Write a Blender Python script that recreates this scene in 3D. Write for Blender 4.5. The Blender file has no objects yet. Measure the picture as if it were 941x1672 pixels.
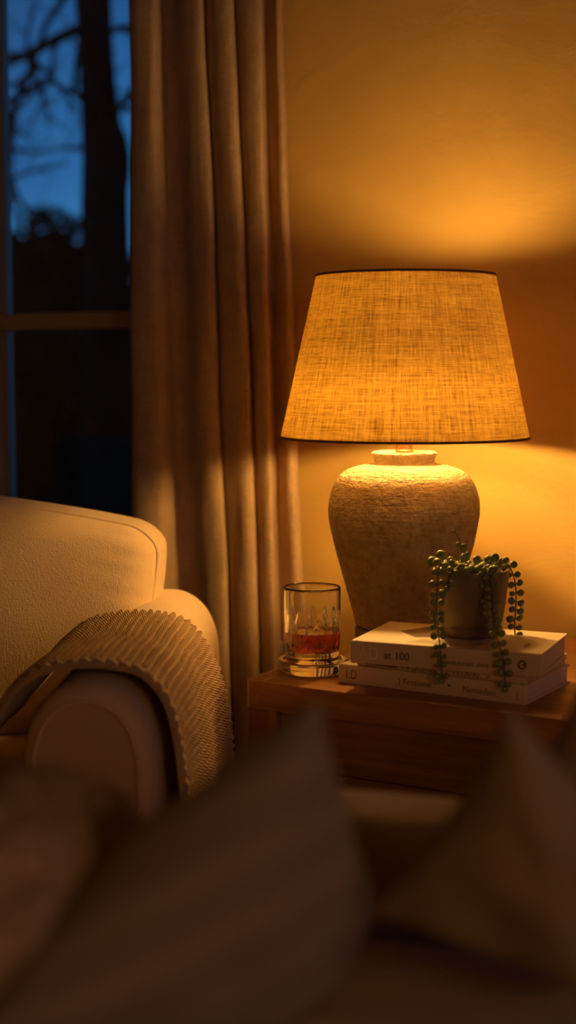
import bpy, bmesh, math, random
import numpy as np
from mathutils import Vector, Matrix, noise as mnoise

random.seed(7)
sc = bpy.context.scene
COL = sc.collection
PI = math.pi

# ------------------------------------------------------------------ camera frame
EYE = 1.0
TH = math.radians(30.0)
FPX = 2400.0
PITCH = math.atan((836 - 605) / FPX)
Fw = Vector((-math.sin(TH), math.cos(TH), 0))
Rt = Vector((math.cos(TH), math.sin(TH), 0))
Zu = Vector((0, 0, 1))
CAM = Vector((0, 0, EYE))

def ray(px, py):
    d = Fw * math.cos(PITCH) - Zu * math.sin(PITCH)
    u = Zu * math.cos(PITCH) + Fw * math.sin(PITCH)
    return d * FPX + Rt * (px - 470.5) - u * (py - 836)

def at(px, py, Y):
    r = ray(px, py)
    return CAM + r * (Y / r.dot(Fw))

def at_z(px, py, z):
    r = ray(px, py)
    return CAM + r * ((z - EYE) / r.z)

def at_y(px, py, y):
    r = ray(px, py)
    return CAM + r * (y / r.y)

# ------------------------------------------------------------------ mesh helpers
class G:
    def __init__(self):
        self.v = []; self.f = []; self.m = []; self.uv = {}
    def add(self, verts, faces, mi=0):
        o = len(self.v)
        self.v += [tuple(x) for x in verts]
        for f in faces:
            self.f.append(tuple(i + o for i in f)); self.m.append(mi)
        return o
    def box(self, x0, x1, y0, y1, z0, z1, mi=0):
        self.add([(x0,y0,z0),(x1,y0,z0),(x1,y1,z0),(x0,y1,z0),(x0,y0,z1),(x1,y0,z1),(x1,y1,z1),(x0,y1,z1)],
                 [(0,3,2,1),(4,5,6,7),(0,1,5,4),(1,2,6,5),(2,3,7,6),(3,0,4,7)], mi)
    def tube(self, pts, rad, n=8, mi=0, closed=False, caps=True):
        pts = [Vector(p) for p in pts]
        k = len(pts)
        rr = rad if isinstance(rad, (list, tuple)) else [rad] * k
        vs = []; up = None
        for i, p in enumerate(pts):
            if closed: t = pts[(i + 1) % k] - pts[i - 1]
            else: t = pts[min(i + 1, k - 1)] - pts[max(i - 1, 0)]
            if t.length < 1e-9: t = Vector((0,0,1))
            t.normalize()
            if up is None:
                up = t.cross(Vector((0.31, 0.83, 0.45)))
                if up.length < 1e-3: up = t.cross(Vector((1, 0, 0)))
            up = (up - t * up.dot(t)).normalized()
            b = t.cross(up)
            for j in range(n):
                a = 2 * PI * j / n
                vs.append(p + (up * math.cos(a) + b * math.sin(a)) * rr[i])
        fs = []
        for i in range(k if closed else k - 1):
            i2 = (i + 1) % k
            for j in range(n):
                j2 = (j + 1) % n
                fs.append((i*n + j, i*n + j2, i2*n + j2, i2*n + j))
        if caps and not closed:
            fs.append(tuple(range(n - 1, -1, -1)))
            fs.append(tuple((k - 1) * n + j for j in range(n)))
        self.add(vs, fs, mi)
    def lathe(self, prof, n=64, mi=0, c=(0, 0, 0), rfun=None, closed=False):
        vs = []; fs = []
        k = len(prof)
        for i, (r, z) in enumerate(prof):
            for j in range(n):
                a = 2 * PI * j / n
                q = r if rfun is None else rfun(i, r, a, z)
                vs.append((c[0] + q * math.cos(a), c[1] + q * math.sin(a), c[2] + z))
        for i in range(k if closed else k - 1):
            i2 = (i + 1) % k
            for j in range(n):
                j2 = (j + 1) % n
                fs.append((i*n + j, i*n + j2, i2*n + j2, i2*n + j))
        self.add(vs, fs, mi)
    def grid(self, P, mi=0, close_u=False):
        nu = len(P); nv = len(P[0])
        vs = [p for row in P for p in row]
        fs = []
        for i in range(nu if close_u else nu - 1):
            i2 = (i + 1) % nu
            for j in range(nv - 1):
                fs.append((i*nv + j, i2*nv + j, i2*nv + j + 1, i*nv + j + 1))
        self.add(vs, fs, mi)
    def ellipsoid(self, c, ax, ay, az, nu=10, nv=7, mi=0):
        c = Vector(c); vs = []; fs = []
        vs.append(c - az)
        for i in range(1, nv):
            b = -PI / 2 + PI * i / nv
            for j in range(nu):
                a = 2 * PI * j / nu
                vs.append(c + ax * (math.cos(b) * math.cos(a)) + ay * (math.cos(b) * math.sin(a)) + az * math.sin(b))
        vs.append(c + az)
        for j in range(nu):
            j2 = (j + 1) % nu
            fs.append((0, 1 + j2, 1 + j))
            for i in range(nv - 2):
                fs.append((1 + i*nu + j, 1 + i*nu + j2, 1 + (i+1)*nu + j2, 1 + (i+1)*nu + j))
            fs.append((len(vs) - 1, 1 + (nv-2)*nu + j, 1 + (nv-2)*nu + j2))
        self.add(vs, fs, mi)
    def build(self, name, mats, parent=None, smooth=True, merge=0, bevel=0, loc=None, rotz=0, fix=True, sharp=None):
        me = bpy.data.meshes.new(name)
        me.from_pydata(self.v, [], self.f)
        if not isinstance(mats, (list, tuple)): mats = [mats]
        for m in mats: me.materials.append(m)
        me.polygons.foreach_set('material_index', self.m)
        if merge or fix:
            bm = bmesh.new(); bm.from_mesh(me)
            if merge: bmesh.ops.remove_doubles(bm, verts=bm.verts, dist=merge)
            if fix: bmesh.ops.recalc_face_normals(bm, faces=bm.faces)
            bm.to_mesh(me); bm.free()
        if smooth: me.shade_smooth() if sharp is None else me.shade_smooth()
        if sharp is not None: me.set_sharp_from_angle(angle=sharp)
        o = bpy.data.objects.new(name, me); COL.objects.link(o)
        if parent is not None: o.parent = parent
        if loc is not None: o.location = loc
        o.rotation_euler.z = rotz
        if bevel:
            b = o.modifiers.new('bevel', 'BEVEL'); b.width = bevel; b.segments = 3; b.limit_method = 'ANGLE'
            b.angle_limit = math.radians(40)
            if smooth: b.harden_normals = False
        return o

def tag(o, label, cat, group=None):
    o['label'] = label; o['category'] = cat
    if group: o['group'] = group
    return o

def thing(name, label, cat, loc, rotz=0, group=None):
    o = bpy.data.objects.new(name, None); COL.objects.link(o)
    o.location = loc; o.rotation_euler.z = rotz; o.empty_display_size = 0.1
    return tag(o, label, cat, group)

def struct(o):
    o['kind'] = 'structure'; return o

# ------------------------------------------------------------------ materials
def newmat(name):
    m = bpy.data.materials.new(name); m.use_nodes = True
    nt = m.node_tree
    bs = nt.nodes['Principled BSDF']; out = nt.nodes['Material Output']
    return m, nt, bs, out

def N(nt, typ, **kw):
    n = nt.nodes.new(typ)
    for k, v in kw.items():
        if k in n.inputs: n.inputs[k].default_value = v
        else: setattr(n, k, v)
    return n

def coords(nt, kind='Object', scale=(1, 1, 1), rot=(0, 0, 0)):
    tc = N(nt, 'ShaderNodeTexCoord'); mp = N(nt, 'ShaderNodeMapping')
    mp.inputs['Scale'].default_value = scale; mp.inputs['Rotation'].default_value = rot
    nt.links.new(tc.outputs[kind], mp.inputs['Vector'])
    return mp.outputs['Vector']

def nz(nt, vec, scale, detail=4, rough=.55, dist=0):
    n = N(nt, 'ShaderNodeTexNoise'); n.inputs['Scale'].default_value = scale
    n.inputs['Detail'].default_value = detail; n.inputs['Roughness'].default_value = rough
    n.inputs['Distortion'].default_value = dist
    nt.links.new(vec, n.inputs['Vector'])
    return n.outputs['Fac']

def ramp(nt, fac, stops):
    r = N(nt, 'ShaderNodeValToRGB'); e = r.color_ramp.elements
    while len(e) > len(stops): e.remove(e[-1])
    while len(e) < len(stops): e.new(0.5)
    for k, (p, c) in enumerate(stops):
        e[k].position = p; e[k].color = (*c, 1)
    nt.links.new(fac, r.inputs['Fac'])
    return r.outputs['Color']

def madd(nt, a, b, op='ADD', clamp=False):
    n = N(nt, 'ShaderNodeMath'); n.operation = op; n.use_clamp = clamp
    for i, x in enumerate((a, b)):
        if isinstance(x, (int, float)): n.inputs[i].default_value = x
        else: nt.links.new(x, n.inputs[i])
    return n.outputs[0]

def bump(nt, h, strength, dist=.01, bs=None):
    b = N(nt, 'ShaderNodeBump'); b.inputs['Strength'].default_value = strength
    b.inputs['Distance'].default_value = dist
    nt.links.new(h, b.inputs['Height'])
    if bs is not None: nt.links.new(b.outputs['Normal'], bs.inputs['Normal'])
    return b.outputs['Normal']

def simple(name, col, rough=.6, metal=0, spec=.5, bs_bump=None, var=0, vs=8, kind='Object', scale=(1,1,1)):
    m, nt, bs, out = newmat(name)
    bs.inputs['Base Color'].default_value = (*col, 1); bs.inputs['Roughness'].default_value = rough
    bs.inputs['Metallic'].default_value = metal; bs.inputs['Specular IOR Level'].default_value = spec
    v = coords(nt, kind, scale)
    if var:
        f = nz(nt, v, vs, 5)
        c = ramp(nt, f, [(.3, tuple(x * (1 - var) for x in col)), (.7, tuple(min(1, x * (1 + var)) for x in col))])
        nt.links.new(c, bs.inputs['Base Color'])
    if bs_bump:
        s, st, d = bs_bump
        bump(nt, nz(nt, v, s, 5, .6), st, d, bs)
    return m

def fabric(name, col, scale=900, strength=.35, var=.08, sheen=.3, translucent=0, kind='Object', slub=True, tcol=None):
    """woven cloth: two crossed thread noises"""
    m, nt, bs, out = newmat(name)
    a = nz(nt, coords(nt, kind, (scale * .08, scale, scale)), 1, 2)
    b = nz(nt, coords(nt, kind, (scale, scale, scale * .08)), 1, 2)
    w = madd(nt, a, b)
    big = nz(nt, coords(nt, kind), 14, 4)
    f = madd(nt, madd(nt, w, .35, 'MULTIPLY'), madd(nt, big, .3, 'MULTIPLY'))
    c = ramp(nt, f, [(.35, tuple(x * (1 - var) for x in col)), (.65, tuple(min(1, x * (1 + var)) for x in col))])
    nt.links.new(c, bs.inputs['Base Color'])
    bs.inputs['Roughness'].default_value = .9; bs.inputs['Specular IOR Level'].default_value = .15
    bs.inputs['Sheen Weight'].default_value = sheen
    bs.inputs['Sheen Roughness'].default_value = .5
    nrm = bump(nt, w, strength, .002, bs)
    if translucent:
        tr = N(nt, 'ShaderNodeBsdfTranslucent'); mx = N(nt, 'ShaderNodeMixShader')
        mx.inputs['Fac'].default_value = translucent
        if tcol: tr.inputs['Color'].default_value = (*tcol, 1)
        else: nt.links.new(c, tr.inputs['Color'])
        nt.links.new(bs.outputs[0], mx.inputs[1]); nt.links.new(tr.outputs[0], mx.inputs[2])
        nt.links.new(mx.outputs[0], out.inputs['Surface'])
    return m

def wood(name, base, dark, axis=0, rough=.38):
    m, nt, bs, out = newmat(name)
    sc_ = [42, 42, 42]; sc_[axis] = 3.0
    v = coords(nt, 'Object', tuple(sc_))
    f1 = nz(nt, v, 1, 6, .65, .6)
    sc2 = [260, 260, 260]; sc2[axis] = 8
    f2 = nz(nt, coords(nt, 'Object', tuple(sc2)), 1, 3, .6)
    f = madd(nt, madd(nt, f1, .75, 'MULTIPLY'), madd(nt, f2, .25, 'MULTIPLY'))
    mid = tuple((a + b) / 2 for a, b in zip(base, dark))
    c = ramp(nt, f, [(.32, dark), (.5, mid), (.68, base)])
    nt.links.new(c, bs.inputs['Base Color'])
    r = madd(nt, madd(nt, f2, .25, 'MULTIPLY'), rough - .1)
    nt.links.new(r, bs.inputs['Roughness'])
    bump(nt, f, .25, .003, bs)
    return m

def glass(name, col=(1, 1, 1), ior=1.5, rough=0.0, absorb=None, dens=0):
    m, nt, bs, out = newmat(name)
    bs.inputs['Base Color'].default_value = (*col, 1)
    bs.inputs['Transmission Weight'].default_value = 1
    bs.inputs['IOR'].default_value = ior; bs.inputs['Roughness'].default_value = rough
    if absorb:
        va = N(nt, 'ShaderNodeVolumeAbsorption'); va.inputs['Color'].default_value = (*absorb, 1)
        va.inputs['Density'].default_value = dens
        nt.links.new(va.outputs[0], out.inputs['Volume'])
    return m

M = {}
# wall plaster
def plaster():
    m, nt, bs, out = newmat('ochre_plaster')
    v = coords(nt, 'Object')
    f = nz(nt, v, 2.6, 6, .6, .8); g = nz(nt, v, 55, 5, .6); h = nz(nt, coords(nt, 'Object', (3, 3, 4.5)), 2.2, 6, .6, .5)
    c = ramp(nt, madd(nt, madd(nt, f, .6, 'MULTIPLY'), madd(nt, h, .4, 'MULTIPLY')),
             [(.3, (.61, .405, .12)), (.7, (.73, .50, .16))])
    nt.links.new(c, bs.inputs['Base Color'])
    bs.inputs['Roughness'].default_value = .78; bs.inputs['Specular IOR Level'].default_value = .25
    hh = madd(nt, madd(nt, h, 1.0, 'MULTIPLY'), madd(nt, g, .12, 'MULTIPLY'))
    bump(nt, hh, .22, .02, bs)
    return m
M['wall'] = plaster()
M['ceiling'] = simple('ceiling_paint', (.22, .165, .10), .9)
M['floor'] = wood('floor_boards', (.24, .12, .05), (.10, .045, .018), 0, .45)
M['paint'] = simple('window_paint', (.42, .35, .28), .45, bs_bump=(40, .1, .002))
M['cream'] = fabric('cream_upholstery', (.70, .535, .345), 700, .5, .06, .25)
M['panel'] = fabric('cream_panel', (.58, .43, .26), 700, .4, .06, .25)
M['curtain'] = fabric('linen_curtain', (.76, .57, .37), 420, 1.0, .22, .2, translucent=.38)
M['wood'] = wood('walnut_x', (.50, .22, .065), (.20, .075, .02), 0)
M['woodz'] = wood('walnut_z', (.42, .18, .055), (.17, .06, .018), 2)
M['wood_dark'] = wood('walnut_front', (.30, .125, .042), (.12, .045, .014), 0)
M['woody'] = wood('walnut_y', (.50, .22, .065), (.20, .075, .02), 1)
M['plinth'] = wood('dark_plinth', (.12, .045, .02), (.05, .018, .008), 0, .45)
M['brass'] = simple('brass', (.55, .36, .15), .35, 1)
M['trim'] = simple('brown_binding', (.20, .11, .05), .8)
M['dark_gap'] = simple('dark_gap', (.02, .01, .006), .9)
M['boucle'] = simple('boucle', (.46, .33, .20), .95, spec=.1, bs_bump=(110, .7, .015), var=.35, vs=90)
M['pil_b'] = fabric('brown_linen', (.32, .23, .125), 500, .5, .12, .3)
M['pil_c'] = fabric('tan_linen', (.38, .265, .15), 500, .5, .1, .3)

def vase_mat():
    m, nt, bs, out = newmat('stoneware')
    v = coords(nt, 'Object'); vh = coords(nt, 'Object', (1, 1, 9))
    a = nz(nt, v, 75, 4, .65); b = nz(nt, vh, 26, 4, .6, .4); d = nz(nt, v, 7, 5, .6)
    c = ramp(nt, madd(nt, madd(nt, a, .45, 'MULTIPLY'), madd(nt, d, .55, 'MULTIPLY')),
             [(.34, (.33, .255, .14)), (.52, (.49, .39, .225)), (.68, (.60, .49, .30))])
    nt.links.new(c, bs.inputs['Base Color'])
    bs.inputs['Roughness'].default_value = .85; bs.inputs['Specular IOR Level'].default_value = .2
    bump(nt, madd(nt, madd(nt, a, .8, 'MULTIPLY'), madd(nt, b, .35, 'MULTIPLY')), .9, .022, bs)
    return m
M['vase'] = vase_mat()

def shade_mat():
    m, nt, bs, out = newmat('linen_shade')
    nt.nodes.remove(bs)
    # UV in metres: u around, v up
    a = nz(nt, coords(nt, 'UV', (900, 45, 1)), 1, 3, .6)          # horizontal change fast: vertical threads
    b = nz(nt, coords(nt, 'UV', (40, 900, 1)), 1, 3, .6)          # horizontal threads
    s1 = nz(nt, coords(nt, 'UV', (260, 7, 1)), 1, 4, .7, .3)
    s2 = nz(nt, coords(nt, 'UV', (8, 300, 1)), 1, 4, .7, .3)
    th = madd(nt, a, b)
    sl = madd(nt, s1, s2)
    f = madd(nt, madd(nt, th, .26, 'MULTIPLY'), madd(nt, sl, .24, 'MULTIPLY'))
    ct = ramp(nt, f, [(.35, (.12, .070, .018)), (.47, (.43, .315, .105)), (.60, (.70, .56, .23))])
    cd = ramp(nt, f, [(.38, (.26, .17, .09)), (.5, (.50, .37, .22)), (.62, (.66, .52, .34))])
    tr = N(nt, 'ShaderNodeBsdfTranslucent'); df = N(nt, 'ShaderNodeBsdfDiffuse'); mx = N(nt, 'ShaderNodeMixShader')
    mx.inputs['Fac'].default_value = .5
    nt.links.new(ct, tr.inputs['Color']); nt.links.new(cd, df.inputs['Color'])
    nrm = bump(nt, f, .5, .002)
    nt.links.new(nrm, df.inputs['Normal'])
    nt.links.new(df.outputs[0], mx.inputs[1]); nt.links.new(tr.outputs[0], mx.inputs[2])
    nt.links.new(mx.outputs[0], out.inputs['Surface'])
    return m
M['shade'] = shade_mat()

BULB = 128.0; BULB2 = 740.0
def emis(name, col, s):
    m, nt, bs, out = newmat(name)
    nt.nodes.remove(bs)
    e = N(nt, 'ShaderNodeEmission'); e.inputs['Color'].default_value = (*col, 1); e.inputs['Strength'].default_value = s
    nt.links.new(e.outputs[0], out.inputs['Surface'])
    return m
M['bulb'] = emis('bulb_glow', (1.0, .535, .135), BULB)

M['bulb_added'] = emis('added_bulb_glow', (1.0, .535, .135), BULB2)
M['glass'] = glass('crystal', (1, 1, 1), 1.5)
M['whisky'] = glass('amber_spirit', (1, 1, 1), 1.36, absorb=(.90, .42, .09), dens=62)

def knit_mat():
    m, nt, bs, out = newmat('knit_yarn')
    v = coords(nt, 'Object')
    a = nz(nt, v, 420, 3, .6); b = nz(nt, v, 22, 4)
    c = ramp(nt, madd(nt, madd(nt, a, .5, 'MULTIPLY'), madd(nt, b, .5, 'MULTIPLY')),
             [(.35, (.42, .275, .135)), (.65, (.60, .415, .215))])
    nt.links.new(c, bs.inputs['Base Color'])
    bs.inputs['Roughness'].default_value = .95; bs.inputs['Specular IOR Level'].default_value = .1
    bs.inputs['Sheen Weight'].default_value = .3
    bump(nt, a, .6, .002, bs)
    return m
M['knit'] = knit_mat()

M['bookA'] = simple('book_cloth_upper', (.70, .54, .34), .6, bs_bump=(900, .15, .001), var=.04)
M['bookB'] = simple('book_cloth_lower', (.74, .60, .40), .6, bs_bump=(900, .15, .001), var=.04)
M['bookC'] = simple('book_cloth_thin', (.72, .57, .37), .6, bs_bump=(900, .15, .001), var=.04)
M['coverA'] = simple('book_cover_paper', (.74, .62, .47), .5, var=.04)
M['ink'] = simple('ink', (.07, .045, .03), .6)
M['ink_mid'] = simple('ink_mid', (.20, .135, .085), .6)
M['ink_pale'] = simple('ink_pale', (.86, .72, .50), .6)
M['photo'] = simple('cover_picture', (.12, .075, .045), .5, var=.5, vs=40)
M['photo2'] = simple('cover_picture_pale', (.45, .34, .23), .5, var=.3, vs=40)
def pages():
    m, nt, bs, out = newmat('page_edges')
    f = nz(nt, coords(nt, 'Object', (3, 3, 1800)), 1, 2)
    c = ramp(nt, f, [(.35, (.52, .44, .35)), (.65, (.74, .65, .54))])
    nt.links.new(c, bs.inputs['Base Color']); bs.inputs['Roughness'].default_value = .9
    bump(nt, f, .3, .001, bs)
    return m
M['pages'] = pages()
M['pot'] = simple('pot_stoneware', (.20, .145, .09), .42, bs_bump=(30, .15, .003), var=.18, vs=25)
M['soil'] = simple('soil', (.05, .03, .02), 1, bs_bump=(200, 1, .01))
def leafmat(name, col):
    m, nt, bs, out = newmat(name)
    f = nz(nt, coords(nt, 'Object'), 60, 3)
    c = ramp(nt, f, [(.3, tuple(x * .75 for x in col)), (.7, tuple(x * 1.2 for x in col))])
    nt.links.new(c, bs.inputs['Base Color']); bs.inputs['Roughness'].default_value = .42
    bs.inputs['Subsurface Weight'].default_value = .0
    return m
M['leaf'] = leafmat('succulent_leaf', (.20, .23, .055))
M['stem'] = simple('succulent_stem', (.10, .085, .04), .7)
M['bark'] = simple('bark', (.02, .017, .015), 1.0, spec=0, bs_bump=(20, 1, .03), var=.4)
M['bush'] = simple('evergreen_leaf', (.012, .018, .010), .8, spec=.05)
M['ground'] = simple('lawn', (.010, .014, .010), 1, spec=0)

def pane_mat():
    m, nt, bs, out = newmat('window_glass')
    nt.nodes.remove(bs)
    t = N(nt, 'ShaderNodeBsdfTransparent'); t.inputs['Color'].default_value = (.95, .97, .97, 1)
    g = N(nt, 'ShaderNodeBsdfGlossy'); g.inputs['Roughness'].default_value = .02
    fr = N(nt, 'ShaderNodeFresnel'); fr.inputs['IOR'].default_value = 1.45
    mx = N(nt, 'ShaderNodeMixShader')
    nt.links.new(fr.outputs[0], mx.inputs['Fac']); nt.links.new(t.outputs[0], mx.inputs[1]); nt.links.new(g.outputs[0], mx.inputs[2])
    nt.links.new(mx.outputs[0], out.inputs['Surface'])
    return m
M['pane'] = pane_mat()

# ------------------------------------------------------------------ the room
WALL = 2.372
XL, XR, YB, CEIL = -3.3, 1.7, -1.7, 2.5
TABZ = 0.554

WX0, WX1, WZ0, WZ1 = -2.72, -1.40, .50, 2.18          # opening in the back wall
def wall_with_hole(name, a0, a1, b0, b1, h0, h1, k0, k1, axis, mat):
    g = G()
    def bx(p0, p1, z0, z1):
        if axis == 'x': g.box(p0, p1, b0, b1, z0, z1)
        else: g.box(b0, b1, p0, p1, z0, z1)
    bx(a0, h0, 0, CEIL); bx(h1, a1, 0, CEIL); bx(h0, h1, 0, k0); bx(h0, h1, k1, CEIL)
    return struct(g.build(name, mat, smooth=False))
wall_with_hole('wall_back', XL - .2, XR + .2, WALL, WALL + .18, WX0, WX1, WZ0, WZ1, 'x', M['wall'])
LW = (.15, 1.55, .7, 2.1)
wall_with_hole('wall_right', YB - .2, WALL, XR, XR + .2, LW[0], LW[1], LW[2], LW[3], 'y', M['wall'])
g = G(); g.box(XL - .2, XL, YB - .2, WALL, 0, CEIL); struct(g.build('wall_left', M['wall'], smooth=False))
g = G(); g.box(XL, XR, YB - .2, YB, 0, CEIL); struct(g.build('wall_front', M['wall'], smooth=False))
g = G(); g.box(XL - .2, XR + .2, YB - .2, WALL + .18, -.12, 0); struct(g.build('floor', M['floor'], smooth=False))
g = G(); g.box(XL - .2, XR + .2, YB - .2, WALL + .18, CEIL, CEIL + .12); struct(g.build('ceiling', M['ceiling'], smooth=False))
g = G(); g.box(XL, XR, WALL - .014, WALL, 0, .09); struct(g.build('baseboard_back', M['paint'], smooth=False, bevel=.004))

# window in the back wall: frame with a mullion just inside the left border of the photo and a glazing bar
zbar = at_y(106, 524, WALL + .05).z
xm = at_y(-13, 500, WALL + .035).x
win = bpy.data.objects.new('window_1', None); COL.objects.link(win); struct(win)
win.location = (WX0, WALL, WZ0)
W_, H_ = WX1 - WX0, WZ1 - WZ0
xm_ = xm - WX0
g = G()
y0, y1 = .035, .10
g.box(0, .055, y0, y1, 0, H_); g.box(W_ - .055, W_, y0, y1, 0, H_)
g.box(.055, W_ - .055, y0, y1, 0, .06); g.box(.055, W_ - .055, y0, y1, H_ - .055, H_)
struct(g.build('window_frame', M['paint'], win, smooth=False, bevel=.004))
g = G(); g.box(xm_ - .062, xm_, y0, y1, .06, H_ - .055)
g.box(xm_, xm_ + .012, y0 + .03, y1 - .01, .06, H_ - .055)
struct(g.build('mullion', M['paint'], win, smooth=False, bevel=.004))
zb = zbar - WZ0
for a, b in ((.055, xm_ - .062), (xm_, W_ - .055)):
    g = G(); g.box(a, b, y0 + .005, y1 - .01, zb - .017, zb + .017)
    struct(g.build('glazing_bar', M['paint'], win, smooth=False, bevel=.003))
    for k0, k1 in ((.06, zb - .017), (zb + .017, H_ - .055)):
        g = G(); g.box(a - .004, b + .004, .066, .070, k0 - .004, k1 + .004)
        struct(g.build('pane', M['pane'], win, smooth=False))
g = G(); g.box(-.05, W_ + .05, -.05, .03, -.03, 0)
struct(g.build('window_sill', M['paint'], win, smooth=False, bevel=.006))

win2 = bpy.data.objects.new('fill_window', None); COL.objects.link(win2); struct(win2)  # unseen window added in the right wall to bring in cool light
win2.location = (XR + .18, LW[0], LW[2])
L2, H2 = LW[1] - LW[0], LW[3] - LW[2]
g = G()
g.box(-.12, -.06, 0, .05, 0, H2); g.box(-.12, -.06, L2 - .05, L2, 0, H2)
g.box(-.12, -.06, .05, L2 - .05, 0, .05); g.box(-.12, -.06, .05, L2 - .05, H2 - .05, H2)
g.box(-.12, -.06, L2 / 2 - .025, L2 / 2 + .025, .05, H2 - .05)
struct(g.build('window_frame', M['paint'], win2, smooth=False, bevel=.004))
for a, b in ((.05, L2 / 2 - .025), (L2 / 2 + .025, L2 - .05)):
    g = G(); g.box(-.092, -.088, a - .004, b + .004, .046, H2 - .046)
    struct(g.build('pane', M['pane'], win2, smooth=False))

# ------------------------------------------------------------------ outside
g = G(); g.box(-40, 30, WALL + .18, 60, -.3, -.15); struct(g.build('ground', M['ground'], smooth=False))

def leaf_cloud(g, c, r, n, size, rnd):
    for _ in range(n):
        while True:
            d = Vector((rnd.uniform(-1, 1), rnd.uniform(-1, 1), rnd.uniform(-1, 1)))
            if d.length < 1: break
        p = Vector(c) + Vector((d.x * r[0], d.y * r[1], d.z * r[2]))
        a = Vector((rnd.gauss(0, 1), rnd.gauss(0, 1), rnd.gauss(0, 1))).normalized()
        b = a.orthogonal().normalized(); nn = a.cross(b) * size * .12
        s = size * rnd.uniform(.6, 1.4)
        g.add([p - a * s, p + b * s * .5 + nn, p + a * s, p - b * s * .5 + nn], [(0, 1, 2), (0, 2, 3)])

def branch(g, p, d, L, r, depth, rnd, wig=.18):
    pts = [p]; n = 7
    for i in range(n):
        d = (d + Vector((rnd.gauss(0, wig), rnd.gauss(0, wig), rnd.gauss(0, wig) + .03)) * .6).normalized()
        p = p + d * L / n; pts.append(p)
    g.tube(pts, [r * (1 - .75 * i / n) for i in range(n + 1)], 6)
    if depth > 0:
        for k in range(4 if depth > 1 else 5):
            i = rnd.randint(2, n)
            dd = (d + Vector((rnd.gauss(0, .7), rnd.gauss(0, .7), rnd.gauss(.1, .6)))).normalized()
            branch(g, pts[i], dd, L * rnd.uniform(.4, .65), r * .42, depth - 1, rnd, wig)

rnd = random.Random(3)
TY = 6.2
tr_base = at(170, 1000, TY); tr_base.z = -.15
tree = thing('tree', 'dark bare tree with a thick trunk outside the window against blue dusk sky', 'tree', tr_base)
g = G()
tp = []; trd = []
for (px, py, wpx) in ((176, 900, 92), (174, 600, 86), (172, 430, 80), (171, 330, 76), (172, 260, 74), (165, 200, 64), (160, 140, 58), (155, 60, 56), (152, 0, 58), (150, -160, 54), (148, -420, 40)):
    p = at(px, py, TY); tp.append(p - tr_base); trd.append(wpx / 2 * TY / FPX)
tp.insert(0, Vector((0, 0, -.1))); trd.insert(0, .17)
g.tube(tp, trd, 14)
# a burl on the right-hand flank
kp = at(190, 268, TY) - tr_base
g.ellipsoid(kp, Vector((.055, 0, 0)), Vector((0, .07, 0)), Vector((0, 0, .17)))
g.build('trunk', M['bark'], tree)
g = G()
def px_branch(pts, r0, r1, tw):
    P = [at(a, b, TY + c) - tr_base for a, b, c in pts]
    n = len(P)
    g.tube(P, [r0 + (r1 - r0) * i / (n - 1) for i in range(n)], 7)
    for k in range(tw):
        i = rnd.randint(1, n - 1)
        d = (P[i] - P[i - 1]).normalized()
        d = (d + Vector((rnd.gauss(0, .7), rnd.gauss(0, .5), rnd.gauss(-.1, .7)))).normalized()
        branch(g, P[i], d, rnd.uniform(.25, .6), .012, 1, rnd, .25)
px_branch([(150, 38, 0), (95, 62, .1), (45, 88, .15), (0, 108, .2), (-60, 140, .3), (-120, 160, .4)], .026, .012, 5)
px_branch([(165, 60, 0), (195, 45, .1), (235, 42, .2), (300, 20, .3)], .016, .008, 3)
px_branch([(150, -40, 0), (110, -10, .2), (75, 40, .4), (50, 120, .6), (30, 160, .7), (10, 240, .8)], .018, .006, 8)
px_branch([(60, 110, .5), (35, 135, .6), (24, 180, .7), (18, 290, .8)], .022, .008, 7)
px_branch([(172, 210, 0), (120, 150, -.3), (70, 130, -.4), (20, 190, -.5)], .012, .005, 8)
px_branch([(180, 190, 0), (200, 170, -.3), (230, 120, -.4)], .014, .008, 4)
g.build('branches', M['bark'], tree)

def shrub(label, tops, Y, seed, leaf=.05, n=2600, low=700):
    """evergreen shrub: a mound of leaf clumps following the listed screen-height profile, at depth Y"""
    r = random.Random(seed)
    base = at(sum(t[0] for t in tops) / len(tops), 800, Y); base.z = -.15
    o = thing('evergreen_bush', label, 'bush', base, 0, 'bushes outside the window')
    g = G()
    for (px, py) in tops:
        top = at(px, py, Y)
        h = top.z + .15
        c = Vector((top.x, top.y, -.15 + h * .46)) - base
        leaf_cloud(g, c, (.20, .32, h * .46), n // len(tops), leaf, r)
        leaf_cloud(g, Vector((c.x, c.y, (h - .12))), (.20, .2, .30), n // len(tops) // 9, leaf * 1.1, r)
    g.build('foliage', M['bush'], o, smooth=False, fix=False)
    g = G()
    for (px, py) in tops[::2]:
        top = at(px, py, Y) - base
        g.tube([Vector((top.x * .6, top.y * .6, 0)), Vector((top.x, top.y, top.z * .5)), Vector((top.x, top.y, top.z - .1))], [.05, .03, .01], 6)
    g.build('stems', M['bark'], o)
    return o
shrub('dark evergreen bush with a high pointed top outside the window, just left of the trunk', [(58, 395), (78, 372), (100, 380), (122, 405), (88, 420)], 9.3, 11, n=5200)
shrub('dark low bush outside beside the left window stile', [(-60, 420), (-25, 425), (5, 432), (30, 425), (45, 430)], 8.3, 12, n=5000)
shrub('dark bush outside showing right of the trunk beside the curtain', [(150, 420), (172, 432), (190, 428)], 10.6, 13, n=4200)
shrub('dark bush far outside behind the trunk and mostly behind the curtain', [(235, 440), (262, 420), (290, 400), (330, 405), (370, 410), (400, 420)], 9.0, 14, n=4200)
shrub('low dark bush outside below the glazing bar', [(-20, 600), (20, 590), (70, 604), (120, 596), (165, 604), (195, 612)], 6.9, 15, n=6000)

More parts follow.
